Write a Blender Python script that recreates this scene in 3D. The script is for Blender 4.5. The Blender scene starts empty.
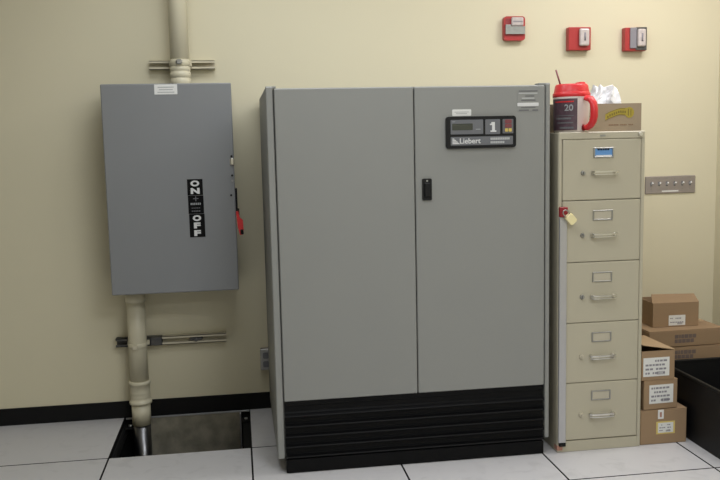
import bpy, bmesh, math, random
from mathutils import Vector, Matrix, noise
random.seed(7)
S = bpy.context.scene
COL = S.collection
PI = math.pi

# ------------------------------------------------------------------ camera
def make_camera():
    yaw, pitch, roll, f = .1449, .1161, -.0225, 834.19
    fwd = Vector((math.sin(yaw) * math.cos(pitch), math.cos(yaw) * math.cos(pitch), -math.sin(pitch)))
    r = Vector((math.cos(yaw), -math.sin(yaw), 0))
    u = r.cross(fwd)
    c, s = math.cos(roll), math.sin(roll)
    r2 = c * r + s * u
    u2 = -s * r + c * u
    cam = bpy.data.cameras.new('camera')
    cam.sensor_width = 36
    cam.lens = 36 * f / 720
    cam.clip_start = .05
    o = bpy.data.objects.new('camera', cam)
    m = Matrix((r2, u2, -fwd)).transposed().to_4x4()
    m.translation = Vector((.0733, -4.1313, 1.325))
    o.matrix_world = m
    COL.objects.link(o)
    S.camera = o
make_camera()

# ------------------------------------------------------------------ light
S.view_settings.view_transform = 'Standard'
S.view_settings.look = 'None'
S.view_settings.gamma = 1
S.view_settings.exposure = .10
S.view_settings.use_curve_mapping = False
W = bpy.data.worlds.new('world')
S.world = W
W.use_nodes = True
W.node_tree.nodes['Background'].inputs[0].default_value = (.9, .95, 1, 1)
W.node_tree.nodes['Background'].inputs[1].default_value = .05
CEIL = 2.62
def area(name, x, y, power, sx=.56, sy=1.15, col=(.955, .99, 1.03)):
    l = bpy.data.lights.new(name, 'AREA')
    l.shape = 'RECTANGLE'
    l.size, l.size_y = sx, sy
    l.energy = power
    l.color = col
    o = bpy.data.objects.new(name, l)
    o.location = (x, y, CEIL - .02)
    COL.objects.link(o)
# a row of troffers along the wall, and the room's other rows behind the camera
for x, p, c in ((.15, 8.8, (.95, .99, 1.02)), (1.35, 7.0, (.96, .985, 1.02)), (2.2, 15, (1, .96, .97))):
    area('ceiling_troffer_light', x, -.95, p, 1.0 if x < 2 else .6, .5, c)
area('ceiling_troffer_light', 1.35, -3.6, 34, 1.15, .56)
area('ceiling_troffer_light', .35, -2.1, 13, 1.15, .56)
area('ceiling_troffer_light', 1.35, -5.6, 34, 1.15, .56)

# ------------------------------------------------------------------ materials
def mat(name, col, rough=.5, metal=0., var=.06, scale=12., bump=0., bscale=200., spec=.5, col2=None, stretch=(1, 1, 1)):
    m = bpy.data.materials.new(name)
    m.use_nodes = True
    nt = m.node_tree
    b = nt.nodes['Principled BSDF']
    b.inputs['Roughness'].default_value = rough
    b.inputs['Metallic'].default_value = metal
    b.inputs['Specular IOR Level'].default_value = spec
    tc = nt.nodes.new('ShaderNodeTexCoord')
    mp = nt.nodes.new('ShaderNodeMapping')
    mp.inputs['Scale'].default_value = stretch
    nt.links.new(tc.outputs['Object'], mp.inputs[0])
    n = nt.nodes.new('ShaderNodeTexNoise')
    n.inputs['Scale'].default_value = scale
    n.inputs['Detail'].default_value = 4
    nt.links.new(mp.outputs[0], n.inputs[0])
    mix = nt.nodes.new('ShaderNodeMix')
    mix.data_type = 'RGBA'
    a = tuple(max(0, c * (1 - var)) for c in col)
    d = tuple(min(1, c * (1 + var)) for c in (col2 or col))
    mix.inputs[6].default_value = a + (1,)
    mix.inputs[7].default_value = d + (1,)
    nt.links.new(n.outputs['Fac'], mix.inputs[0])
    nt.links.new(mix.outputs[2], b.inputs['Base Color'])
    if bump:
        n2 = nt.nodes.new('ShaderNodeTexNoise')
        n2.inputs['Scale'].default_value = bscale
        nt.links.new(mp.outputs[0], n2.inputs[0])
        bp = nt.nodes.new('ShaderNodeBump')
        bp.inputs['Strength'].default_value = bump
        bp.inputs['Distance'].default_value = .002
        nt.links.new(n2.outputs['Fac'], bp.inputs['Height'])
        nt.links.new(bp.outputs[0], b.inputs['Normal'])
    return m

def tile_mat():
    m = mat('white_floor_laminate', (.56, .55, .56), .38, var=.03, scale=3)
    nt = m.node_tree
    b = nt.nodes['Principled BSDF']
    mix = next(n for n in nt.nodes if n.type == 'MIX')
    tc = next(n for n in nt.nodes if n.type == 'TEX_COORD')
    geo = nt.nodes.new('ShaderNodeNewGeometry')
    n = nt.nodes.new('ShaderNodeTexNoise')
    n.inputs['Scale'].default_value = 9
    n.inputs['Detail'].default_value = 8
    n.inputs['Distortion'].default_value = 1.6
    nt.links.new(geo.outputs['Position'], n.inputs[0])
    r = nt.nodes.new('ShaderNodeValToRGB')
    r.color_ramp.elements[0].position = .30
    r.color_ramp.elements[0].color = (.90, .90, .90, 1)
    r.color_ramp.elements[1].position = .46
    r.color_ramp.elements[1].color = (1, 1, 1, 1)
    nt.links.new(n.outputs['Fac'], r.inputs[0])
    mu = nt.nodes.new('ShaderNodeMix')
    mu.data_type = 'RGBA'
    mu.blend_type = 'MULTIPLY'
    mu.inputs[0].default_value = 1
    nt.links.new(mix.outputs[2], mu.inputs[6])
    nt.links.new(r.outputs[0], mu.inputs[7])
    nt.links.new(mu.outputs[2], b.inputs['Base Color'])
    return m

M = dict(
    wall=mat('cream_wall_paint', (.67, .62, .455), .6, var=.02, scale=2, bump=.15, bscale=160),
    ceil=mat('white_ceiling', (.75, .74, .70), .9, var=.03),
    base=mat('black_rubber_base', (.006, .006, .0065), .6, spec=.2),
    tile=tile_mat(),
    gap=mat('dark_tile_joint', (.012, .012, .012), .8),
    tedge=mat('dark_tile_edge_trim', (.008, .008, .008), .7, spec=.15),
    gray=mat('gray_powder_coat', (.255, .258, .245), .5, var=.02, scale=5, bump=.12, bscale=600),
    graydark=mat('dark_gap_gray', (.03, .03, .03), .7),
    switch=mat('gray_enamel_enclosure', (.215, .222, .23), .42, var=.02, scale=5, bump=.1, bscale=500),
    blackmetal=mat('black_louver_paint', (.0035, .0035, .004), .5, spec=.14),
    black=mat('black_plastic', (.006, .006, .007), .5, spec=.25),
    blackprint=mat('black_print', (.005, .005, .005), .7, spec=.12),
    pan=mat('panel_gray', (.13, .135, .15), .4),
    lcd=mat('lcd_olive', (.045, .05, .04), .25),
    white=mat('white_label', (.72, .72, .70), .6),
    whiteprint=mat('white_print', (.66, .66, .66), .6, var=.02),
    grayprint=mat('gray_print', (.30, .31, .32), .6),
    dimprint=mat('dim_print', (.12, .12, .13), .6),
    reddark=mat('dull_red_button', (.20, .045, .055), .4),
    yellow=mat('yellow_button', (.62, .47, .12), .4),
    red=mat('red_plastic', (.62, .025, .03), .35),
    alarmred=mat('red_alarm_enamel', (.40, .03, .032), .4),
    haspred=mat('dark_red_hasp', (.28, .012, .02), .45),
    lightprint=mat('light_gray_print', (.46, .47, .47), .6),
    softink=mat('faded_ink', (.24, .23, .26), .7),
    cardink=mat('smudged_ink', (.155, .115, .10), .8),
    clear=mat('cloudy_clear_lens', (.54, .48, .47), .18, var=.2, scale=60),
    silverreflect=mat('silver_reflector', (.45, .47, .48), .25, metal=.7, var=.2, scale=50),
    beige=mat('beige_cabinet_enamel', (.46, .425, .325), .42, var=.02, scale=4, bump=.08, bscale=500),
    chrome=mat('satin_chrome', (.70, .69, .66), .28, metal=1., var=.05),
    steel=mat('galvanised_steel', (.36, .36, .35), .38, metal=.9, var=.2, scale=40),
    dirtysteel=mat('dull_dirty_steel', (.10, .10, .10), .5, metal=.6, var=.5, scale=60),
    stub=mat('dark_oiled_steel', (.17, .17, .175), .3, metal=1., var=.2, scale=30),
    alu=mat('aluminium_bar', (.50, .50, .52), .4, metal=.75, var=.05),
    stainless=mat('stainless_plate', (.42, .38, .38), .42, metal=.8, var=.08, scale=30),
    blue=mat('blue_card', (.12, .30, .62), .5),
    cream=mat('cream_card', (.50, .46, .36), .7),
    pipe=mat('cream_pipe_paint', (.62, .575, .43), .42, var=.02, scale=6),
    strutp=mat('cream_strut_paint', (.60, .55, .42), .45, var=.03, scale=8),
    pitc=mat('dusty_concrete', (.11, .10, .075), .85, var=.5, scale=14, bump=.5, bscale=60, col2=(.25, .23, .175)),
    pitshade=mat('underfloor_shade', (.01, .01, .01), .9, spec=.1),  # near-black: the shade below the floor is put into the colour
    card=mat('brown_cardboard', (.315, .21, .12), .8, var=.06, scale=6, bump=.1, bscale=120, stretch=(1, 1, 8)),
    cardlit=mat('lit_cardboard', (.40, .28, .165), .8, var=.06, scale=6, bump=.1, bscale=120),  # paler cardboard for the loose flap, light from above put into its colour
    card3=mat('dull_cardboard', (.285, .225, .155), .8, var=.06, scale=6, bump=.1, bscale=120),
    cardin=mat('dark_cardboard_inside', (.22, .14, .075), .85),
    tape=mat('clear_brown_tape', (.44, .31, .18), .25),
    yellowtape=mat('yellow_label_border', (.66, .52, .16), .6),
    olive=mat('olive_yellow_ink', (.34, .27, .035), .7),
    olivedark=mat('dark_olive_ink', (.17, .13, .02), .6),
    brownink=mat('brown_ink', (.20, .12, .07), .7),
    blueink=mat('blue_gray_ink', (.10, .085, .095), .7),
    mugw=mat('white_mug_plastic', (.66, .60, .56), .35),
    purple=mat('dark_purple_label', (.085, .05, .065), .4, var=.5, scale=60),
    bag=mat('white_plastic_bag', (.86, .87, .90), .3, var=.02),
    brass=mat('pale_brass', (.92, .82, .48), .4, metal=.15),
    bin=mat('black_bin_plastic', (.006, .006, .0065), .5, spec=.25, bump=.15, bscale=300),
    pink=mat('faded_red_tape', (.40, .20, .15), .7),
)

# ------------------------------------------------------------------ helpers
def bx(bm, x0, x1, y0, y1, z0, z1, bev=0., seg=1):
    x0, x1 = min(x0, x1), max(x0, x1); y0, y1 = min(y0, y1), max(y0, y1); z0, z1 = min(z0, z1), max(z0, z1)
    vs = [bm.verts.new((x, y, z)) for x in (x0, x1) for y in (y0, y1) for z in (z0, z1)]
    F = [(0, 1, 3, 2), (4, 6, 7, 5), (0, 4, 5, 1), (2, 3, 7, 6), (0, 2, 6, 4), (1, 5, 7, 3)]
    fs = [bm.faces.new([vs[i] for i in f]) for f in F]
    if bev:
        es = list({e for f in fs for e in f.edges})
        bmesh.ops.bevel(bm, geom=es, offset=bev, segments=seg, affect='EDGES', profile=.5)
    return bm

def box(*a, **k):
    return bx(bmesh.new(), *a, **k)

def cyl(bm, p0, p1, r0, r1=None, n=24, cap=True):
    if r1 is None: r1 = r0
    p0, p1 = Vector(p0), Vector(p1)
    d = (p1 - p0).normalized()
    a = d.orthogonal().normalized(); b = d.cross(a)
    A = [bm.verts.new(p0 + r0 * (math.cos(2 * PI * i / n) * a + math.sin(2 * PI * i / n) * b)) for i in range(n)]
    B = [bm.verts.new(p1 + r1 * (math.cos(2 * PI * i / n) * a + math.sin(2 * PI * i / n) * b)) for i in range(n)]
    for i in range(n):
        f = bm.faces.new((A[i], A[(i + 1) % n], B[(i + 1) % n], B[i])); f.smooth = True
    if cap:
        bm.faces.new(A[::-1]); bm.faces.new(B)
    return bm

def lathe(bm, prof, c, n=36):
    """prof: list of (r, z); around the vertical axis at c=(x,y,z)"""
    rings = []
    for r, z in prof:
        rings.append([bm.verts.new((c[0] + max(r, 1e-4) * math.cos(2 * PI * i / n), c[1] + max(r, 1e-4) * math.sin(2 * PI * i / n), c[2] + z)) for i in range(n)])
    for A, B in zip(rings, rings[1:]):
        for i in range(n):
            f = bm.faces.new((A[i], A[(i + 1) % n], B[(i + 1) % n], B[i])); f.smooth = True
    bm.faces.new(rings[0][::-1]); bm.faces.new(rings[-1])
    return bm

def sweep(bm, pts, w, h, up=(0, 0, 1), closed=False, n=4):
    """rectangular/elliptic section along points (w sideways, h along up)"""
    pts = [Vector(p) for p in pts]
    rings = []
    for i, p in enumerate(pts):
        t = (pts[min(i + 1, len(pts) - 1)] - pts[max(i - 1, 0)]).normalized()
        s = t.cross(Vector(up)).normalized(); u = s.cross(t).normalized()
        if n == 4:
            off = [(-1, -1), (1, -1), (1, 1), (-1, 1)]
        else:
            off = [(math.cos(2 * PI * k / n), math.sin(2 * PI * k / n)) for k in range(n)]
        rings.append([bm.verts.new(p + s * a * w / 2 + u * b * h / 2) for a, b in off])
    m = len(rings[0])
    for A, B in zip(rings, rings[1:]):
        for i in range(m):
            f = bm.faces.new((A[i], A[(i + 1) % m], B[(i + 1) % m], B[i])); f.smooth = n > 4
    bm.faces.new(rings[0][::-1]); bm.faces.new(rings[-1])
    return bm

def prism(bm, poly, y0, y1):
    """polygon of (x, z) extruded between two y"""
    A = [bm.verts.new((x, y0, z)) for x, z in poly]
    B = [bm.verts.new((x, y1, z)) for x, z in poly]
    n = len(poly)
    bm.faces.new(A); bm.faces.new(B[::-1])
    for i in range(n):
        bm.faces.new((A[i], B[i], B[(i + 1) % n], A[(i + 1) % n]))
    return bm

def rrect(x0, x1, z0, z1, r, k=5):
    P = []
    for cx, cz, a0 in ((x1 - r, z1 - r, 0), (x0 + r, z1 - r, 90), (x0 + r, z0 + r, 180), (x1 - r, z0 + r, 270)):
        for i in range(k + 1):
            a = math.radians(a0 + 90 * i / k)
            P.append((cx + r * math.cos(a), cz + r * math.sin(a)))
    return P

def obj(name, bm, m, parent=None):
    """links a bmesh as one mesh object; coordinates are world ones when the parent is unrotated (its place is taken off)"""
    bmesh.ops.recalc_face_normals(bm, faces=bm.faces)
    me = bpy.data.meshes.new(name)
    off = Vector((0, 0, 0))
    p = parent
    while p is not None:
        off += p.location; p = p.parent
    if parent is not None and not parent.get('_local'):
        bmesh.ops.translate(bm, verts=bm.verts, vec=-off)
    bm.to_mesh(me); bm.free()
    me.materials.append(M[m])
    o = bpy.data.objects.new(name, me)
    COL.objects.link(o)
    if parent is not None: o.parent = parent
    if parent is not None and parent.get('_local'): o['_local'] = 1
    return o

def tag(o, label, cat, group=None):
    o['label'] = label; o['category'] = cat
    if group: o['group'] = group
    return o

def thing(name, label, cat, loc, rz=0., group=None, local=False):
    o = bpy.data.objects.new(name, None)
    o.empty_display_size = .05
    COL.objects.link(o)
    o.location = loc; o.rotation_euler = (0, 0, rz)
    if local: o['_local'] = 1
    return tag(o, label, cat, group)

def struct(o):
    o['kind'] = 'structure'
    return o

def text_bm(bm, s, size, cx, y, cz, depth=.0006, sx=1., align='CENTER', fn=None, bold=0.):
    cu = bpy.data.curves.new('t', 'FONT')
    cu.body = s; cu.size = size; cu.align_x = align; cu.align_y = 'CENTER'; cu.extrude = depth / 2; cu.resolution_u = 3
    cu.offset = bold
    o = bpy.data.objects.new('t', cu)
    COL.objects.link(o)
    dg = bpy.context.evaluated_depsgraph_get()
    me = bpy.data.meshes.new_from_object(o.evaluated_get(dg))
    vs = []
    for v in me.vertices:
        q = Vector((cx + v.co.x * sx, y - v.co.z, cz + v.co.y))
        vs.append(bm.verts.new(fn(q) if fn else q))
    for p in me.polygons:
        try: bm.faces.new([vs[i] for i in p.vertices])
        except ValueError: pass
    bpy.data.objects.remove(o); bpy.data.curves.remove(cu); bpy.data.meshes.remove(me)
    return bm

def text_fit(bm, s, x0, x1, y, z0, z1, bold=0., depth=.0006):
    t_ = bmesh.new()
    text_bm(t_, s, .05, 0, y, 0, depth=depth, bold=bold)
    X = [v.co.x for v in t_.verts]; Z = [v.co.z for v in t_.verts]
    a, b_, c, d = min(X), max(X), min(Z), max(Z)
    for v in t_.verts:
        v.co.x = x0 + (v.co.x - a) / (b_ - a) * (x1 - x0); v.co.z = z0 + (v.co.z - c) / (d - c) * (z1 - z0)
    me = bpy.data.meshes.new('t'); t_.to_mesh(me); t_.free()
    bm.from_mesh(me); bpy.data.meshes.remove(me)
    return bm

# ================================================================== the setting
XL, XR, YF = -4.4, 2.603, -6.6
T = .6096
X0, Y1 = -.5179, -.5473
HX0, HX1, HY0 = X0, X0 + T, Y1          # the lifted tile
struct(obj('wall_back', box(XL - .1, XR + .1, 0, .12, 0, CEIL), 'wall'))
struct(obj('wall_right', box(XR, XR + .1, YF, 0, 0, CEIL), 'wall'))
struct(obj('wall_left', box(XL - .1, XL, YF, 0, 0, CEIL), 'wall'))
struct(obj('wall_front', box(XL - .1, XR + .1, YF - .1, YF, 0, CEIL), 'wall'))
struct(obj('ceiling', box(XL - .1, XR + .1, YF - .1, .12, CEIL, CEIL + .1), 'ceil'))

bm = bmesh.new()                        # the dark layer under the tiles, left open at the lifted tile
bx(bm, XL, HX0, YF, 0, -.06, -.034); bx(bm, HX1, XR, YF, 0, -.06, -.034); bx(bm, HX0, HX1, YF, HY0, -.06, -.034)
floor = struct(obj('floor', bm, 'gap'))
G = .0026
tile_cache = {}
xs = [XL] + [X0 + i * T for i in range(-6, 6)] + [XR]
ys = [0.] + [Y1 - j * T for j in range(0, 10)]
for i in range(len(xs) - 1):
    for j in range(len(ys) - 1):
        a, b = xs[i], xs[i + 1]; c, d = max(ys[j + 1], YF), ys[j]
        if d - c < .01 or b - a < .01 or (abs(a - HX0) < 1e-4 and j == 0): continue
        w, h = round(b - a, 4), round(d - c, 4)
        if (w, h) not in tile_cache:
            t = box(-w / 2 + G, w / 2 - G, -h / 2 + G, h / 2 - G, -.034, 0, bev=.0012)
            o = obj('floor_tile', t, 'tile'); o.data.materials.append(M['tedge'])
            for f in o.data.polygons: f.material_index = 0 if f.normal.z > .9 else 1
            tile_cache[(w, h)] = o.data
        else:
            o = bpy.data.objects.new('floor_tile', tile_cache[(w, h)]); COL.objects.link(o)
        o.location = ((a + b) / 2, (c + d) / 2, 0); o.parent = floor
# the opening: raised-floor stringers, a pedestal head and the dusty wall below floor level
obj('pit_wall', box(HX0 - .05, HX1 + .05, 0, .05, -.5, -.005), 'pitshade', floor)  # wall behind the panel, painted dark for the shade in the opening
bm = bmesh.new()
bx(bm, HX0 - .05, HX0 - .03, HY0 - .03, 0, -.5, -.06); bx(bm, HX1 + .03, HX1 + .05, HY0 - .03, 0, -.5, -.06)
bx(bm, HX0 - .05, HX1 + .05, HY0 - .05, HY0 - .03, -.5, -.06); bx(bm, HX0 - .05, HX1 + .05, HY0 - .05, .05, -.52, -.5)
obj('pit_lining', bm, 'pitshade', floor)  # sides and bottom carry the same painted shade
for x0, x1, y0, y1 in ((HX0 - .012, HX0 + .012, HY0, 0), (HX1 - .034, HX1 + .012, HY0, -.004), (HX0, HX1, HY0 - .02, HY0 + .002)):
    obj('stringer', box(x0, x1, y0, y1, -.075, -.035, bev=.002), 'tedge', floor)
obj('edge_angle', box(HX0 + .004, HX1, -.010, 0, -.009, -.001, bev=.001), 'alu', floor)
obj('edge_flange', box(.042, .050, -.03, -.002, -.36, -.010, bev=.001), 'alu', floor)
obj('rust_panel', box(-.40, .043, -.012, 0, -.42, -.010, bev=.001), 'pitc', floor)
for x, y in ((HX1 - .018, -.07), (HX0 + .03, -.06)):
    ph = obj('pedestal_head', box(x - .02, x + .018, y - .03, y + .03, -.035, -.026, bev=.003), 'tedge', floor)
    obj('screw', cyl(bmesh.new(), (x, y, -.026), (x, y, -.02), .009, n=12), 'chrome', ph)
struct(obj('baseboard_back', box(XL, XR, -.007, 0, .0, .0845, bev=.002), 'base'))
struct(obj('baseboard_right', box(XR - .007, XR, YF, -.008, .0, .0845, bev=.002), 'base'))

# ================================================================== cooling unit
YC = -.8706
cu = thing('cooling_unit', 'tall gray two-door computer room cooling unit with black louvered base', 'air conditioner', (.766, -.45, 0))
obj('body', box(.200, 1.331, YC + .03, -.03, .06, 1.537, bev=.002), 'gray', cu)
obj('base_plinth', box(.232, 1.300, YC + .05, -.05, 0, .07), 'blackmetal', cu)
obj('side_panel', box(.196, .2225, YC, -.03, .062, 1.5454, bev=.003), 'gray', cu)
obj('side_panel', box(1.3195, 1.338, YC, -.03, .068, 1.5454, bev=.003), 'gray', cu)
dl = obj('door', box(.2275, .7735, YC - .002, YC + .03, .299, 1.538, bev=.003), 'gray', cu)
dr = obj('door', box(.7775, 1.315, YC - .002, YC + .03, .299, 1.538, bev=.003), 'gray', cu)
obj('corner_cap', box(.1965, .236, YC + .004, YC + .05, 1.5385, 1.5475, bev=.001), 'gray', cu)
obj('corner_cap', box(1.290, 1.3375, YC + .004, YC + .05, 1.5385, 1.5475, bev=.001), 'gray', cu)
obj('top_rail', box(.236, 1.290, YC + .012, YC + .04, 1.53, 1.540, bev=.001), 'gray', cu)
# grille
obj('grille_back', box(.232, 1.312, YC + .022, YC + .05, .0, .298), 'blackmetal', cu)
obj('kick_plate', box(.2285, 1.314, YC - .004, YC + .03, 0.001, .058, bev=.003), 'blackmetal', cu)
for z in (.062, .1045, .147, .1895, .232):
    b = bmesh.new()
    # curved louver: hooded top edge leaning out, tail tucked in under the next one
    prof = [(.004, .0), (-.007, .002), (-.010, .005), (-.008, .009), (.006, .015), (.012, .021), (.013, .0425), (.024, .0425), (.022, .0)]
    A = [b.verts.new((.2285, YC + y, z + h)) for y, h in prof]
    B = [b.verts.new((1.314, YC + y, z + h)) for y, h in prof]
    b.faces.new(A); b.faces.new(B[::-1])
    for i in range(len(prof)):
        b.faces.new((A[i], B[i], B[(i + 1) % len(prof)], A[(i + 1) % len(prof)]))
    obj('louver', b, 'blackmetal', cu)
obj('grille_header', box(.2285, 1.314, YC + .008, YC + .03, .276, .2985, bev=.001), 'blackmetal', cu)
# latch
lt = obj('latch', prism(bmesh.new(), rrect(.804, .842, 1.091, 1.177, .005), YC - .010, YC), 'black', cu)
obj('latch_paddle', box(.811, .835, YC - .017, YC - .010, 1.104, 1.160, bev=.003), 'black', lt)
obj('keyhole', cyl(bmesh.new(), (.823, YC - .0115, 1.168), (.823, YC - .010, 1.168), .004, n=12), 'steel', lt)
# control panel
YP = YC - .002
cp = obj('control_panel', prism(bmesh.new(), rrect(.902, 1.190, 1.293, 1.419, .012), YP - .012, YP), 'black', cu)
yy = YP - .012
def panel(name, x0, x1, z0, z1, m, par=cp, r=.003, d=.0015):
    return obj(name, prism(bmesh.new(), rrect(x0, x1, z0, z1, r), yy - d, yy + .001), m, par)
panel('display_bezel', .920, 1.053, 1.349, 1.406, 'pan')
panel('display_screen', .926, 1.010, 1.365, 1.391, 'lcd', d=.0025)
panel('number_plate', 1.062, 1.123, 1.347, 1.406, 'pan')
panel('button_panel', 1.1335, 1.178, 1.349, 1.406, 'dimprint')
panel('brand_strip', .920, 1.176, 1.305, 1.339, 'pan')
panel('red_button', 1.143, 1.170, 1.389, 1.4035, 'reddark', d=.004)
panel('red_button', 1.143, 1.170, 1.372, 1.3865, 'reddark', d=.004)
panel('yellow_button', 1.143, 1.1555, 1.356, 1.369, 'yellow', d=.004)
panel('yellow_button', 1.158, 1.1705, 1.356, 1.369, 'yellow', d=.004)
b = bmesh.new()
prism(b, [(1.087, 1.395), (1.101, 1.395), (1.101, 1.362), (1.107, 1.362), (1.107, 1.356), (1.083, 1.356), (1.083, 1.362), (1.0895, 1.362), (1.0895, 1.383), (1.081, 1.383), (1.081, 1.388), (1.087, 1.390)], yy - .0025, yy - .0015)
obj('numeral', b, 'whiteprint', cp)
b = bmesh.new()
text_bm(b, 'Liebert', .030, .9985, yy - .002, 1.3215, sx=1.0, bold=.0004)
obj('brand_lettering', b, 'whiteprint', cp)
b = bmesh.new()                          # stepped triangular emblem beside the name
for i, (w, z) in enumerate(((.010, 1.331), (.017, 1.325), (.024, 1.319), (.030, 1.313))):
    prism(b, [(.9265, z - .0022), (.9265 + w, z - .0022), (.9265 + w - .005, z + .0022), (.9265, z + .0022)], yy - .0025, yy - .0015)
obj('emblem', b, 'whiteprint', cp)
b = bmesh.new()
for i in range(11):
    bx(b, 1.083 + i * .0073, 1.083 + i * .0073 + .0058, yy - .0025, yy - .0015, 1.3245, 1.3335)
for i in range(8):
    bx(b, 1.083 + i * .0073, 1.083 + i * .0073 + .0058, yy - .0025, yy - .0015, 1.3105, 1.3190)
obj('small_lettering', b, 'lightprint', cp)
b = bmesh.new()
bx(b, .926, .938, yy - .0025, yy - .0015, 1.3975, 1.400)
obj('display_caption', b, 'grayprint', cp)
obj('unit_caption', box(1.022, 1.042, yy - .0025, yy - .0015, 1.366, 1.3695), 'grayprint', cp)
st = obj('asset_sticker', prism(bmesh.new(), rrect(.930, 1.008, 1.4215, 1.4475, .004), YP - .0010, YP), 'white', cu)
b = bmesh.new()
bx(b, .940, .998, YP - .0015, YP - .001, 1.436, 1.438); bx(b, .945, .990, YP - .0015, YP - .001, 1.430, 1.432)
obj('sticker_print', b, 'grayprint', st)
# notice label upper right
nl = obj('notice_label', box(1.199, 1.289, YP - .0008, YP, 1.436, 1.522), 'gray', cu)
b = bmesh.new()
for x0, x1, z, h in ((1.205, 1.284, 1.516, .004), (1.232, 1.270, 1.496, .004), (1.215, 1.275, 1.4795, .0035), (1.215, 1.275, 1.4505, .003), (1.206, 1.247, 1.440, .0045), (1.262, 1.286, 1.440, .0045)):
    bx(b, x0, x1, YP - .0014, YP - .0008, z - h / 2, z + h / 2)
obj('dark_lines', b, 'dimprint', nl)
b = bmesh.new()
for x0, x1, z, h in ((1.205, 1.283, 1.507, .0045), (1.218, 1.270, 1.4875, .0045)):
    bx(b, x0, x1, YP - .0014, YP - .0008, z - h / 2, z + h / 2)
obj('gray_lines', b, 'lightprint', nl)
obj('white_bar', prism(bmesh.new(), rrect(1.199, 1.288, 1.456, 1.4695, .003), YP - .0016, YP - .0008), 'whiteprint', nl)

# ================================================================== safety switch
YB = -.28
sw = thing('safety_switch', 'gray wall-mounted electrical disconnect box with ON OFF label and red handle', 'electrical box', (-.22, -.14, .662))
obj('enclosure', box(-.500, .060, YB + .02, 0, .665, 1.603, bev=.004), 'switch', sw)
obj('cover', box(-.506, .0645, YB, YB + .028, .6615, 1.606, bev=.005, seg=2), 'switch', sw)
s_ = obj('paper_label', box(-.273, -.173, YB - .001, YB, 1.558, 1.602), 'white', sw)
b = bmesh.new()
for k, w in enumerate((.07, .06, .074)):
    bx(b, -.223 - w / 2, -.223 + w / 2, YB - .0015, YB - .001, 1.588 - k * .011, 1.591 - k * .011)
obj('label_print', b, 'grayprint', s_)
# stacked letters on three black plates
LX = -.1145
def letters(par, rows, dx):
    for ch, zc, hw in rows:
        b = bmesh.new()
        text_fit(b, ch, LX + dx - hw, LX + dx + hw, YB - .0016, zc - .0135, zc + .0135, bold=.0028)
        obj('letter_' + ch.lower(), b, 'whiteprint', par)
pl = obj('position_plate', box(LX - .0345, LX + .0345, YB - .0012, YB, 1.105, 1.178), 'blackprint', sw)
letters(pl, (('O', 1.1585, .020), ('N', 1.1245, .020)), .0)
pl = obj('position_plate', box(LX - .0335, LX + .0355, YB - .0012, YB, 1.021, 1.1035), 'blackprint', sw)
b = bmesh.new()
bx(b, LX - .011, LX + .013, YB - .0018, YB - .0012, 1.088, 1.0915); bx(b, LX - .001, LX + .003, YB - .0019, YB - .0012, 1.078, 1.1)
obj('cross_symbol', b, 'dimprint', pl)
for nm, z, h, n_, m_ in (('caption_row', 1.066, .009, 6, 'grayprint'), ('caption_row', 1.047, .004, 5, 'dimprint'), ('caption_row', 1.033, .006, 5, 'dimprint')):
    b = bmesh.new()
    for k in range(n_): bx(b, LX + .001 - n_ * .004 + k * .008, LX + .0065 - n_ * .004 + k * .008, YB - .0018, YB - .0012, z - h / 2, z + h / 2)
    obj(nm, b, m_, pl)
pl = obj('position_plate', box(LX - .032, LX + .037, YB - .0012, YB, .914, 1.0195), 'blackprint', sw)
letters(pl, (('O', 1.001, .019), ('F', .9675, .015), ('F', .9325, .015)), .0025)
# latch side hardware
for z, m in ((1.277, 'black'), (1.190, 'black'), (1.166, 'steel'), (1.100, 'black')):
    x = .054 if z > 1.15 else .046
    obj('cover_screw', cyl(bmesh.new(), (x, YB - .004, z), (x, YB, z), .005, n=12), m, sw)
la = obj('cover_latch', box(.047, .066, YB - .009, YB + .02, 1.236, 1.268, bev=.004), 'chrome', sw)
obj('latch_plate', box(.0645, .0735, YB + .005, YB + .06, 1.022, 1.130, bev=.002), 'black', sw)
ha = obj('operating_handle', prism(bmesh.new(), [(.064, 1.026), (.0745, 1.026), (.082, .995), (.094, .985), (.0965, .94), (.090, .918), (.078, .918), (.070, .955)], YB - .012, YB + .022), 'red', sw)
obj('handle_tip', box(.080, .0955, YB - .014, YB + .0, .919, .944, bev=.003), 'black', ha)
obj('handle_pivot', cyl(bmesh.new(), (.060, YB + .045, 1.02), (.080, YB + .045, 1.02), .016, n=16), 'black', ha)

# ================================================================== conduits and struts
def strut(name, label, x0, x1, zc, h, d, parts):
    o = thing(name, label, 'strut', ((x0 + x1) / 2, 0, zc))
    t = .003
    for nm, a, c, m in parts:
        b = bmesh.new()
        bx(b, a, c, -t, 0, zc - h / 2, zc + h / 2)
        for s in (-1, 1):
            z = zc + s * h / 2
            bx(b, a, c, -d, -t, min(z, z - s * t), max(z, z - s * t))
            bx(b, a, c, -d, -d + t, min(z, z - s * .011), max(z, z - s * .011))
            bx(b, a, c, -d + t, -d + .009, min(z - s * .008, z - s * .011), max(z - s * .008, z - s * .011))
        obj(nm, b, m, o)
    return o
strut('strut_channel', 'cream painted metal strut rail holding pipe above disconnect box', -.313, -.008, 1.7085, .041, .041, [('channel', -.313, -.008, 'strutp')])
ls = strut('strut_channel', 'metal strut rail with bare steel end holding pipe below disconnect box', -.537, -.008, .386, .042, .041,
           [('bare_channel', -.537, -.317, 'dirtysteel'), ('channel', -.317, -.008, 'strutp')])
b = box(-.372, -.317, -.052, -.04, .366, .408, bev=.003)
obj('clamp_plate', b, 'dirtysteel', ls)
b = box(-.185, -.123, -.038, -.012, .378, .392, bev=.003)
cyl(b, (-.154, -.05, .385), (-.154, -.012, .385), .010, n=8)
obj('spring_nut', b, 'dirtysteel', ls)

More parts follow.
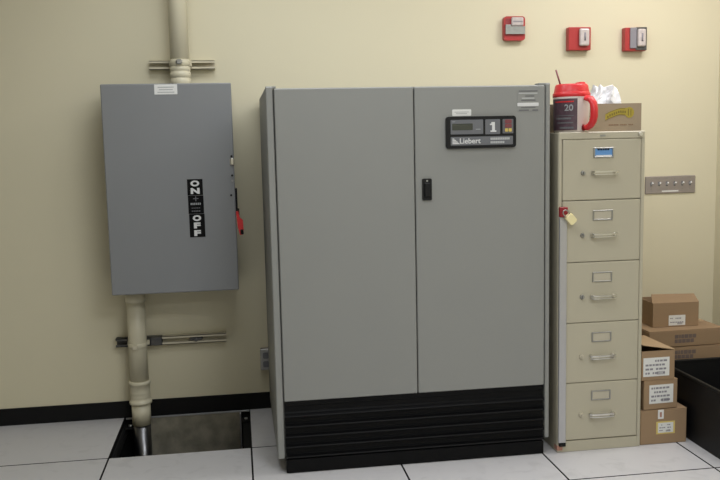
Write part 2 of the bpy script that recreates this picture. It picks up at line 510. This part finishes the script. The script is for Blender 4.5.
uc = thing('conduit_pipe', 'cream painted round pipe rising from top of disconnect box', 'pipe', (-.1675, -.09, 1.6))
ux, uy, ur = -.167, -.09, .0435
obj('pipe', cyl(bmesh.new(), (ux, uy, 1.60), (ux + .0, uy, CEIL), ur, n=40), 'pipe', uc)
obj('coupling', lathe(bmesh.new(), [(.0445, -.085), (.0475, -.083), (.0475, -.052), (.0455, -.05), (.0455, -.044), (.0485, -.042), (.0485, -.022), (.0455, -.020), (.0455, -.014), (.0475, -.012), (.0475, .002), (.044, .006)], (ux, uy, 1.69), 40), 'pipe', uc)
b = lathe(bmesh.new(), [(.0437, 1.698), (.0455, 1.699), (.0455, 1.727), (.0437, 1.728)], (ux, uy, 0), 40)
bx(b, ux - .052, ux + .052, -.06, -.042, 1.699, 1.727, bev=.002)
cl = obj('pipe_clamp', b, 'pipe', uc)
b = box(ux - .012, ux + .010, uy - .060, uy - .040, 1.703, 1.725, bev=.003)
cyl(b, (ux - .016, uy - .052, 1.714), (ux + .014, uy - .052, 1.714), .006, n=10)
obj('clamp_bolt', b, 'steel', cl)

lc = thing('conduit_pipe', 'cream painted round pipe running from disconnect box into floor opening', 'pipe', (-.43, -.09, 0))
lx, ly, lr = -.4275, -.09, .0435
obj('pipe', cyl(bmesh.new(), (lx, ly, .19), (lx, ly, .665), lr, n=40), 'pipe', lc)
obj('hub', lathe(bmesh.new(), [(.045, .595), (.049, .598), (.049, .622), (.0455, .626), (.0455, .66)], (lx, ly, 0), 40), 'pipe', lc)
obj('coupling', lathe(bmesh.new(), [(.0455, .095), (.0525, .097), (.0535, .104), (.0525, .111), (.047, .114), (.047, .130), (.0475, .131), (.047, .134), (.047, .150), (.0475, .151), (.047, .154), (.047, .190), (.051, .193), (.052, .2), (.051, .207), (.045, .21)], (lx, ly, 0), 40), 'pipe', lc)
obj('sleeve', cyl(bmesh.new(), (lx, ly, -.008), (lx, ly, .10), .0445, n=40), 'pipe', lc)
obj('steel_stub', cyl(bmesh.new(), (lx, ly, -.5), (lx, ly, -.006), .041, n=40), 'stub', lc)
b = lathe(bmesh.new(), [(.0437, .372), (.0455, .373), (.0455, .396), (.0437, .397)], (lx, ly, 0), 40)
bx(b, lx - .052, lx + .052, -.06, -.042, .374, .396, bev=.002)
cl = obj('pipe_clamp', b, 'pipe', lc)
b = box(lx - .02, lx + .006, ly - .056, ly - .040, .371, .392, bev=.003)
obj('clamp_bolt', b, 'strutp', cl)

# ================================================================== filing cabinet
YFc = -.8769
FX0, FX1, FZ = 1.372, 1.7465, 1.3476
fc = thing('file_cabinet', 'beige metal five-drawer file cabinet beside gray cooling unit', 'filing cabinet', (1.558, -.54, 0))
b = bmesh.new()
t = .016
bx(b, FX0, FX0 + t, YFc, -.2, 0, FZ, bev=.003); bx(b, FX1 - t, FX1, YFc, -.2, 0, FZ, bev=.003)
obj('body', b, 'beige', fc)
obj('back_panel', box(FX0 + t, FX1 - t, -.21, -.2, 0.01, FZ - .01), 'beige', fc)
obj('top', box(FX0 + .0005, FX1 - .0005, YFc - .001, -.199, FZ - .029, FZ + .0005, bev=.003), 'beige', fc)
obj('plinth', box(FX0 + t, FX1 - t, YFc + .001, YFc + .02, 0, .047, bev=.002), 'beige', fc)
b = bmesh.new(); bx(b, FX0 + t, FX1 - t, YFc + .018, YFc + .03, .03, FZ - .02)
obj('inner_frame', b, 'cardin', fc)
DZ = [.050, .2985, .5555, .8115, 1.0685, 1.3185]
first = None
for k in range(5):
    z0, z1 = DZ[k] + .0012, DZ[k + 1] - .0012
    x0, x1 = FX0 + t + .002, FX1 - t - .0015
    dz = z0
    dr_ = obj('drawer', box(x0, x1, YFc - .001, YFc + .02, z0, z1, bev=.003), 'beige', fc)
    hz = (.159, .411, .666, .924, 1.181)[k]
    yd = YFc - .001
    # pull handle
    hb = bmesh.new()
    for xx in (1.512, 1.607):
        bx(hb, xx, xx + .010, yd - .018, yd, hz - .008, hz + .008, bev=.002)
    for dz_, hh in ((.0045, .007), (-.006, .004)):
        sweep(hb, [(x_, yd - q_, hz + dz_) for x_, q_ in ((1.511, .017), (1.518, .024), (1.54, .027), (1.59, .027), (1.611, .024), (1.618, .017))], .008, hh, up=(0, 0, 1))
    obj('handle', hb, 'chrome', dr_)
    # label holder
    lb = bmesh.new()
    lx0, lx1, lz0, lz1 = 1.521, 1.607, hz + .061, hz + .103
    bx(lb, lx0, lx1, yd - .005, yd, lz1 - .005, lz1, bev=.001); bx(lb, lx0, lx1, yd - .005, yd, lz0, lz0 + .005, bev=.001)
    bx(lb, lx0, lx0 + .005, yd - .005, yd, lz0 + .004, lz1 - .004); bx(lb, lx1 - .005, lx1, yd - .005, yd, lz0 + .004, lz1 - .004)
    obj('label_holder', lb, 'steel', dr_)
    cd = obj('label_card', box(lx0 + .004, lx1 - .004, yd - .0015, yd, lz0 + .004, lz1 - .004), 'blue' if k == 4 else 'cream', dr_)
    # thumb latch
    b = cyl(bmesh.new(), (1.477, yd - .008, hz), (1.477, yd, hz), .0085, .0105, n=16)
    bx(b, 1.4745, 1.4795, yd - .014, yd - .008, hz - .006, hz + .006)
    obj('thumb_latch', b, 'steel' if k > 1 else 'cream', dr_)
b = bmesh.new()
for i in range(7): bx(b, 1.538 + i * .0075, 1.5435 + i * .0075, YFc - .0032, YFc - .0024, 1.272, 1.279)
b2 = obj('card_print', b, 'blackprint', fc)
b = bmesh.new(); bx(b, 1.530, 1.60, YFc - .0032, YFc - .0024, 1.247, 1.2525)
obj('card_strip', b, 'white', fc)
b = prism(bmesh.new(), rrect(1.549, 1.572, 1.3285, 1.336, .003), YFc - .003, YFc - .001)
obj('badge', b, 'steel', fc)
b = cyl(bmesh.new(), (1.722, YFc - .012, 1.3345), (1.722, YFc, 1.3345), .0075, .009, n=16)
obj('lock', b, 'chrome', fc)
lbx0, lbx1 = FX0 + .001, FX0 + .0335
b = bmesh.new()
bx(b, lbx0, lbx1, YFc - .014, YFc - .002, .046, 1.004, bev=.002)
obj('lock_bar', b, 'alu', fc)
obj('hasp', box(lbx0, lbx1 + .002, YFc - .016, YFc - .001, 1.004, 1.045, bev=.002), 'haspred', fc)
obj('bottom_bracket', box(lbx0 + .005, lbx1, YFc - .014, YFc - .001, .030, .047, bev=.001), 'black', fc)
obj('faded_tape', box(FX0 - .0008, lbx1 - .010, YFc - .003, YFc + .03, .010, .031, bev=.001), 'pink', fc)

pk = thing('padlock', 'small pale brass padlock hanging from red hasp of file cabinet', 'padlock', (1.387, YFc - .036, 1.026), local=True)
pk.rotation_euler = (0, math.radians(-48), 0)
pk.rotation_euler = (math.radians(8), math.radians(-42), 0)
b = bmesh.new()
prism(b, rrect(-.0165, .0165, -.060, -.018, .006), -.011, .011)
bmesh.ops.bevel(b, geom=[e for e in b.edges if abs(e.verts[0].co.y - e.verts[1].co.y) < 1e-5], offset=.003, segments=2, affect='EDGES')
pb = obj('lock_body', b, 'brass', pk)
b = bmesh.new()
sweep(b, [(-.011, 0, -.02)] + [(-.011 * math.cos(a), 0, -.004 + .013 * math.sin(a)) for a in [i * PI / 10 for i in range(11)]] + [(.011, 0, -.02)], .005, .005, up=(0, 1, 0), n=8)
obj('shackle', b, 'steel', pk)
obj('keyway', box(-.006, .006, -.004, .004, -.0635, -.0615), 'steel', pk)

# ================================================================== things on the file cabinet
MX, MY, MZ = 1.4585, -.797, FZ + .0008
mug = thing('insulated_mug', 'large white insulated mug with red lid and red handle on file cabinet', 'mug', (MX, MY, MZ))
obj('mug_body', lathe(bmesh.new(), [(.066, 0), (.069, .003), (.0735, .09), (.075, .142), (.0745, .148)], (MX, MY, MZ), 48), 'mugw', mug)
lid = obj('lid', lathe(bmesh.new(), [(.074, .143), (.0765, .145), (.0765, .158), (.0725, .162), (.0715, .166), (.067, .190), (.063, .196), (.040, .197), (.036, .192), (.01, .191)], (MX, MY, MZ), 48), 'red', mug)
b = bmesh.new()
bx(b, MX + .020, MX + .050, MY - .03, MY + .015, MZ + .190, MZ + .205, bev=.006, seg=2)
obj('spout', b, 'red', lid)
ang = math.radians(-68)
hd = Vector((math.cos(ang), math.sin(ang), 0))
path = [(.066, .132), (.088, .136), (.108, .131), (.121, .116), (.127, .092), (.127, .062), (.121, .042), (.108, .026), (.090, .018), (.066, .018)]
b = bmesh.new()
sweep(b, [Vector((MX, MY, MZ + z)) + hd * r for r, z in path], .034, .026, up=hd, n=10)
hn = obj('mug_handle', b, 'red', mug)
# wrap label, towards the camera and left
b = bmesh.new()
n = 14
cols = []
for i in range(n + 1):
    a = math.radians(-190 + i * 96 / n)
    cols.append([b.verts.new((MX + r * math.cos(a), MY + r * math.sin(a), MZ + z)) for r, z in ((.0735, .008), (.0757, .136), (.0745, .136), (.0725, .008))])
for A, B in zip(cols, cols[1:]):
    for i in range(4): b.faces.new((A[i], A[(i + 1) % 4], B[(i + 1) % 4], B[i]))
b.faces.new(cols[0]); b.faces.new(cols[-1][::-1])
ml = obj('mug_label', b, 'purple', mug)
def wrap2(q):
    r = .0757 + .0022 * ((q.z - .136) / .128) + .0008 - (q.y)
    a = math.radians(-128) + q.x / .0755
    return Vector((MX + r * math.cos(a), MY + r * math.sin(a), MZ + q.z))
b = bmesh.new()
text_bm(b, '20', .036, .010, 0, .098, depth=.0008, fn=wrap2, bold=.0008)
obj('numerals', b, 'grayprint', ml)
b = bmesh.new()
def strip(b, x0, x1, z0, z1, k=8):
    prev = None
    for i in range(k + 1):
        x = x0 + (x1 - x0) * i / k
        cur = [b.verts.new(wrap2(Vector((x, y, z)))) for y, z in ((-.0002, z0), (-.0002, z1), (.0012, z1), (.0012, z0))]
        if prev:
            for j in range(4): b.faces.new((prev[j], prev[(j + 1) % 4], cur[(j + 1) % 4], cur[j]))
        else: b.faces.new(cur)
        prev = cur
    b.faces.new(prev[::-1])
strip(b, -.055, .030, .121, .126)
obj('red_stripe', b, 'red', ml)
b = bmesh.new()
strip(b, -.05, .030, .066, .069); strip(b, -.05, .020, .052, .060); strip(b, -.045, .028, .036, .041); strip(b, -.03, .03, .014, .022)
obj('print_lines', b, 'dimprint', ml)
straw = tag(obj('drinking_straw', cyl(bmesh.new(), (MX - .040, MY, MZ + .170), (MX - .068, MY + .0, MZ + .256), .0035, n=12), 'reddark'), 'thin dark red straw sticking out of red mug lid', 'straw')

def label_patch(par, x0, x1, y, z0, z1, m='white', rows=3, border=None, name='shipping_label', tilt=0., ink='softink'):
    """a paper label on a carton's front face (local coordinates, front towards -y) with unreadable small print"""
    cx, cz = (x0 + x1) / 2, (z0 + z1) / 2
    R = Matrix.Rotation(tilt, 4, 'Y')
    def rot(b):
        if tilt: bmesh.ops.rotate(b, verts=b.verts, cent=(cx, y, cz), matrix=R.to_3x3())
        return b
    if border:
        obj(name + '_border', rot(box(x0 - .008, x1 + .008, y - .0006, y, z0 - .006, z1 + .006)), border, par)
    l = obj(name, rot(box(x0, x1, y - .0011, y, z0, z1)), m, par)
    b = bmesh.new()
    w, h = x1 - x0, z1 - z0
    rnd = random.Random(int(x0 * 1e5) + rows)
    for r in range(rows):
        z = z1 - h * (r + .8) / (rows + .6)
        x = x0 + w * .08
        while x < x1 - w * .18:
            ww = w * rnd.uniform(.05, .14)
            if rnd.random() < .72: bx(b, x, x + ww, y - .0015, y - .001, z - h * .05, z + h * .05)
            x += ww + w * .03
    for i in range(7):
        xx = x0 + w * (.52 + i * .045)
        bx(b, xx, xx + w * .025, y - .0015, y - .001, z0 + h * .08, z0 + h * .26)
    obj(name + '_print', rot(b), ink, l)
    return l

def carton(name, label, loc, rz, w, d, h, m='card', tilt=0., tape=True, group=None, open_top=False):
    """origin in the middle of the bottom, front towards local -y"""
    o = thing(name, label, 'box', loc, rz, group, local=True)
    o.rotation_euler = (0, tilt, rz)
    if open_top:
        b = bmesh.new(); q = .004
        bx(b, -w / 2, w / 2, -d / 2, -d / 2 + q, 0, h); bx(b, -w / 2, w / 2, d / 2 - q, d / 2, 0, h)
        bx(b, -w / 2, -w / 2 + q, -d / 2 + q, d / 2 - q, 0, h); bx(b, w / 2 - q, w / 2, -d / 2 + q, d / 2 - q, 0, h)
        obj('carton_body', b, m, o)
        obj('carton_bottom', box(-w / 2 + q, w / 2 - q, -d / 2 + q, d / 2 - q, 0, q), 'cardin', o)
    else:
        obj('carton_body', box(-w / 2, w / 2, -d / 2, d / 2, 0, h - .003, bev=.003), m, o)
        obj('top_flap', box(-w / 2 + .001, w / 2 - .001, -d / 2 + .0005, -.0012, h - .0035, h), m, o)
        obj('top_flap', box(-w / 2 + .001, w / 2 - .001, .0012, d / 2 - .0005, h - .0035, h), m, o)
        if tape:
            b = box(-w / 2 - .0003, w / 2 + .0003, -.022, .022, h - .001, h + .0006)
            obj('packing_tape', b, 'tape', o)
    return o

# carton behind the mug, open, with a white bag
bxc = carton('cardboard_box', 'open brown box with yellow ribbon logo behind mug on file cabinet', (1.599, -.5885, FZ + .0008), 0, .420, .255, .119, 'card3', open_top=True)
yf = -.1275
b = bmesh.new()
# curved ribbon emblem: two scalloped bands with a knot at the right
def ribbon(b, pts, y, th):
    up = [(x, z + t) for x, z, t in pts]; dn = [(x, z - t) for x, z, t in pts][::-1]
    prism(b, up + dn, y - th, y)
ribbon(b, [(.046, .061, .013), (.062, .069, .014), (.081, .0755, .0145), (.098, .0815, .014), (.113, .085, .0145), (.136, .084, .016), (.150, .081, .018)], yf, .0008)
prism(b, [(.155 + .021 * math.cos(a), .080 + .023 * math.sin(a)) for a in [2 * PI * i / 20 for i in range(20)]], yf - .0010, yf)
rb = obj('ribbon_logo', b, 'olive', bxc)
b = bmesh.new()
for i in range(9):
    x = .054 + i * .0098; zc = (.063, .069, .0725, .0765, .0795, .083, .0845, .084, .083)[i]
    bx(b, x, x + .006, yf - .0016, yf - .0008, zc - .005, zc + .0045)
prev = None
for s_x, s_z in ((-1, 1), (-1, -1)):
    pts = [(.046, .061), (.062, .069), (.081, .0755), (.098, .0815), (.113, .085), (.136, .084)]
    for (xa, za), (xb, zb) in zip(pts, pts[1:]):
        o_ = .0125 * s_z
        prism(b, [(xa, za + o_ - .0012), (xb, zb + o_ - .0012), (xb, zb + o_ + .0012), (xa, za + o_ + .0012)], yf - .0015, yf - .0008)
bx(b, .148, .152, yf - .0018, yf - .001, .066, .096); bx(b, .160, .163, yf - .0018, yf - .001, .066, .094)
obj('logo_lettering', b, 'olivedark', rb)
b = bmesh.new()
for i in range(15):
    x = .062 + i * .0075
    if i in (6, 11): continue
    bx(b, x, x + .0055, yf - .0008, yf, .026, .0305)
obj('caption_print', b, 'brownink', bxc)

def crumple(name, label, cat, c, w, d, h, m, nseed, nx=26):
    rnd = random.Random(nseed)
    b = bmesh.new()
    bmesh.ops.create_icosphere(b, subdivisions=4, radius=1)
    dirs = [(Vector((rnd.uniform(-1, 1), rnd.uniform(-1, 1), rnd.uniform(-1, 1))).normalized(), rnd.uniform(.62, .98)) for _ in range(46)]
    for v in b.verts:
        n_ = v.co.normalized()
        k = min([dd / max(1e-3, n_.dot(a)) for a, dd in dirs if n_.dot(a) > .2] + [1.15])
        k *= 1 + .05 * math.sin(9 * n_.x + 5 * n_.z + nseed) * math.sin(8 * n_.y - 4 * n_.x)
        v.co = Vector((c[0] + n_.x * k * w / 2, c[1] + n_.y * k * d / 2, c[2] + n_.z * k * h / 2))
    o = obj(name, b, m)
    return tag(o, label, cat)
def plastic_bag():
    """a rumpled sheet bag bulging out of the box: peaks, creases and a thin open hem"""
    rnd = random.Random(3)
    b = bmesh.new()
    cx, cy, z0 = 1.694, -.60, FZ + .0060
    nu, nv = 40, 14
    rows = []
    for j in range(nv + 1):
        t_ = j / nv
        ring = []
        for i in range(nu):
            a = 2 * PI * i / nu
            fold = .10 * math.sin(5 * a + 2.1 * t_) + .07 * math.sin(9 * a - 3 * t_) + .05 * math.sin(14 * a + 5 * t_)
            r = (1 - .34 * t_ ** 2.5) * (1 + fold * (.35 + t_))
            top = .186 + .010 * math.sin(3 * a + .5) + .007 * math.sin(7 * a)
            z = z0 + t_ * top + .006 * math.sin(6 * a + 9 * t_)
            if j == 0: z = z0
            ring.append(b.verts.new((cx + .074 * r * math.cos(a), cy + .085 * r * math.sin(a), z)))
        rows.append(ring)
    for A, B in zip(rows, rows[1:]):
        for i in range(nu):
            b.faces.new((A[i], A[(i + 1) % nu], B[(i + 1) % nu], B[i]))
    b.faces.new(rows[0][::-1])
    c_ = b.verts.new((cx - .02, cy, z0 + .180))
    for i in range(nu): b.faces.new((rows[-1][i], rows[-1][(i + 1) % nu], c_))
    for v in b.verts:
        if v.co.z > z0 + .02:
            v.co += .011 * noise.noise_vector(v.co * 22) + .006 * noise.noise_vector(v.co * 55)
            v.co.z -= max(0, v.co.x - 1.735) * .5
    o = obj('plastic_bag', b, 'bag')
    return tag(o, 'crumpled white plastic bag sticking out of open box behind mug', 'bag')
plastic_bag()

# ================================================================== alarms on the wall
a1 = thing('fire_strobe', 'red fire alarm strobe with gray band across middle and clear lens on top', 'fire alarm', (1.481, 0, 1.875))
b = prism(bmesh.new(), rrect(1.422, 1.531, 1.816, 1.934, .014), -.030, 0)
obj('housing', b, 'alarmred', a1)
b = bmesh.new()
prism(b, [(1.427, 1.846), (1.527, 1.846), (1.527, 1.884), (1.455, 1.884), (1.455, 1.893), (1.427, 1.893)], -.042, -.029)
obj('reflector_band', b, 'silverreflect', a1)
b = box(1.457, 1.519, -.046, -.029, 1.886, 1.928, bev=.006, seg=2)
ln_ = obj('strobe_lens', b, 'clear', a1)
b = bmesh.new(); bx(b, 1.463, 1.513, -.0475, -.0455, 1.905, 1.909)
obj('flash_tube', b, 'softink', ln_)
b = bmesh.new()
for k in range(3): bx(b, 1.430, 1.452, -.0315, -.030, 1.900 + k * .009, 1.904 + k * .009)
obj('sound_slots', b, 'reddark', a1)

def strobe(label, x0, x1, z0, z1, gray):
    o = thing('fire_strobe', label, 'fire alarm', ((x0 + x1) / 2, 0, (z0 + z1) / 2))
    obj('housing', box(x0, x1, -.038, 0, z0, z1, bev=.004, seg=2), 'alarmred', o)
    w = x1 - x0
    if gray:
        obj('gray_insert', box(x0 + w * .22, x0 + w * .52, -.046, -.037, z0 + .012, z1 - .001, bev=.002), 'softink', o)
        obj('lens_bezel', box(x0 + w * .50, x1 + .0005, -.044, -.030, z0 + .003, z1 + .001, bev=.002), 'dirtysteel', o)
        l0, l1 = x0 + w * .54, x0 + w * .92
    else:
        l0, l1 = x0 + w * .44, x0 + w * .88
    ln_ = obj('strobe_lens', box(l0, l1, -.058, -.036, z0 + .020, z1 - .008, bev=.009, seg=3), 'clear', o)
    m_ = (l0 + l1) / 2
    obj('flash_tube', cyl(bmesh.new(), (m_, -.0555, z0 + .046), (m_, -.0555, z1 - .030), .0055, n=12), 'softink', ln_)
    return o
strobe('plain red fire alarm strobe with upright clear lens on right side', 1.757, 1.876, 1.765, 1.880, False)
strobe('red fire alarm strobe with gray center panel beside its clear lens', 2.058, 2.174, 1.760, 1.877, True)

# ================================================================== switch plate and outlet
sp = thing('switch_plate', 'brushed steel wall plate with row of six toggle switches', 'switch', (2.34, 0, 1.022))
PX0, PX1, PZ0, PZ1 = 2.198, 2.482, 1.022, 1.1145
obj('plate', box(PX0, PX1, -.007, 0, PZ0, PZ1, bev=.003), 'stainless', sp)
for k in range(6):
    x = PX0 + .034 + k * .0435
    b = bmesh.new()
    bx(b, x - .005, x + .005, -.008, -.006, 1.062, 1.086)
    t_ = obj('toggle_slot', b, 'pan', sp)
    b = bmesh.new()
    sweep(b, [(x, -.006, 1.072), (x, -.022, 1.080)], .007, .008)
    obj('toggle_lever', b, 'whiteprint', t_)
for k in range(6):
    x = PX0 + .034 + k * .0435
    for z in (1.102, 1.047):
        obj('plate_screw', cyl(bmesh.new(), (x, -.0082, z), (x, -.007, z), .003, n=10), 'steel', sp)
obj('label_strip', box(2.292, 2.385, -.0078, -.007, 1.031, 1.038), 'white', sp)

ow = thing('wall_outlet', 'small gray metal electrical outlet low on wall beside cooling unit', 'outlet', (.183, 0, .212))
obj('outlet_box', box(.157, .2085, -.045, 0, .212, .315, bev=.003), 'stainless', ow)
op = obj('face_plate', box(.155, .2105, -.0485, -.044, .210, .317, bev=.002), 'steel', ow)
for z in (.240, .284):
    obj('socket', prism(bmesh.new(), rrect(.168, .198, z - .016, z + .016, .008), -.0495, -.048), 'pan', op)

# ================================================================== cartons on the right
ca = carton('cardboard_box', 'brown cardboard box with yellow-edged label on floor, bottom of stack beside file cabinet', (1.858, -.735, 0), 0, .214, .265, .1535)
label_patch(ca, -.026, .044, -.1325, .050, .094, border='yellowtape')
obj('paper_tab', box(-.027, -.001, -.1337, -.1323, .112, .152), 'white', ca)
obj('paper_tab_print', box(-.019, -.010, -.1342, -.1336, .120, .142), 'pink', ca)
cb = carton('cardboard_box', 'small brown box with white label in middle of stack beside file cabinet', (1.837, -.738, .1555), math.radians(3), .158, .255, .129)
label_patch(cb, -.055, .058, -.1275, .026, .108, rows=4)
cc = carton('cardboard_box', 'small brown box with loose top flap on top of stack beside file cabinet', (1.826, -.738, .286), math.radians(1), .152, .255, .127, open_top=True)
label_patch(cc, -.068, .052, -.1275, .016, .098, rows=4)
b = box(-.150, 0, -.128, .1275, -.0015, .0015)
fl = obj('top_flap', b, 'cardlit', cc)  # flap in the lit tone of the cardboard
fl.location = (.0755, 0, .1292); fl.rotation_euler = (0, math.radians(10), 0)
obj('inner_packing', box(-.068, .068, -.12, .12, .01, .10), 'cardin', cc)

lo = carton('cardboard_box', 'large plain cardboard box under two flat cartons behind black bin', (2.172, -.315, 0), 0, .41, .37, .238)
cB = carton('flat_carton', 'flat cardboard carton with smudged print directly under its flat twin behind bin', (2.178, -.315, .240), math.radians(-1), .40, .37, .083)
cA = carton('flat_carton', 'flat cardboard carton with smudged print carrying small white-labeled box', (2.165, -.315, .325), math.radians(1), .385, .37, .080)
for c_, x0, z0, z1 in ((cA, -.062, .018, .062), (cB, -.070, .026, .068)):
    b = bmesh.new()
    rnd = random.Random(5)
    for r in range(2):
        x = x0
        while x < x0 + .10:
            ww = rnd.uniform(.008, .02)
            zz = z0 + r * .022
            bx(b, x, x + ww, -.1856, -.185, zz, zz + .018)
            x += ww + .003
    obj('smudged_print', b, 'cardink', c_)
cs = carton('cardboard_box', 'small cardboard box with white label and raised lid on flat carton', (2.152, -.345, .4065), math.radians(-2), .232, .17, .118, open_top=True)
label_patch(cs, -.036, .048, -.085, .006, .056, rows=2)
b = bmesh.new()
A = [b.verts.new(p) for p in ((-.118, -.083, .117), (.118, -.083, .117), (.108, -.050, .152), (-.110, -.050, .156))]
B = [b.verts.new(p.co + Vector((0, .003, 0))) for p in A]
b.faces.new(A); b.faces.new(B[::-1])
for i in range(4): b.faces.new((A[i], B[i], B[(i + 1) % 4], A[(i + 1) % 4]))
obj('raised_flap', b, 'card', cs)
# ================================================================== bin
bn = thing('storage_bin', 'black open plastic bin on floor in front of stacked cardboard boxes', 'bin', (2.217, -.91, 0))
bx0, bx1, by0, by1, bh = 1.985, 2.45, -1.22, -.60, .288
b = bmesh.new()
q = .006
def tap(z): return .006 * (1 - z / bh)
def hollow(b, x0, x1, y0, y1, h, q):
    O = lambda z: [(x0 + tap(z), y0 + tap(z), z), (x1 - tap(z), y0 + tap(z), z), (x1 - tap(z), y1 - tap(z), z), (x0 + tap(z), y1 - tap(z), z)]
    I = lambda z: [(x0 + q + tap(z), y0 + q + tap(z), z), (x1 - q - tap(z), y0 + q + tap(z), z), (x1 - q - tap(z), y1 - q - tap(z), z), (x0 + q + tap(z), y1 - q - tap(z), z)]
    rings = [[b.verts.new(p) for p in r] for r in (O(0), O(h), I(h), I(q))]
    for A, B in zip(rings, rings[1:]):
        for i in range(4): b.faces.new((A[i], A[(i + 1) % 4], B[(i + 1) % 4], B[i]))
    b.faces.new(rings[0][::-1]); b.faces.new(rings[-1])
hollow(b, bx0, bx1, by0, by1, bh, q)
obj('bin_body', b, 'bin', bn)
b = bmesh.new()
r_ = .008
for a, c in (((bx0, by0), (bx1, by0)), ((bx1, by0), (bx1, by1)), ((bx1, by1), (bx0, by1)), ((bx0, by1), (bx0, by0))):
    bx(b, min(a[0], c[0]) - r_, max(a[0], c[0]) + r_, min(a[1], c[1]) - r_, max(a[1], c[1]) + r_, bh - .010, bh + .002, bev=.003)
obj('rim', b, 'bin', bn)
crumple('plastic_liner', 'crumpled black plastic sheet lying inside black bin', 'bag', (2.225, -.90, .125), .38, .50, .22, 'black', 11)
for o in COL.objects:
    if '_local' in o: del o['_local']
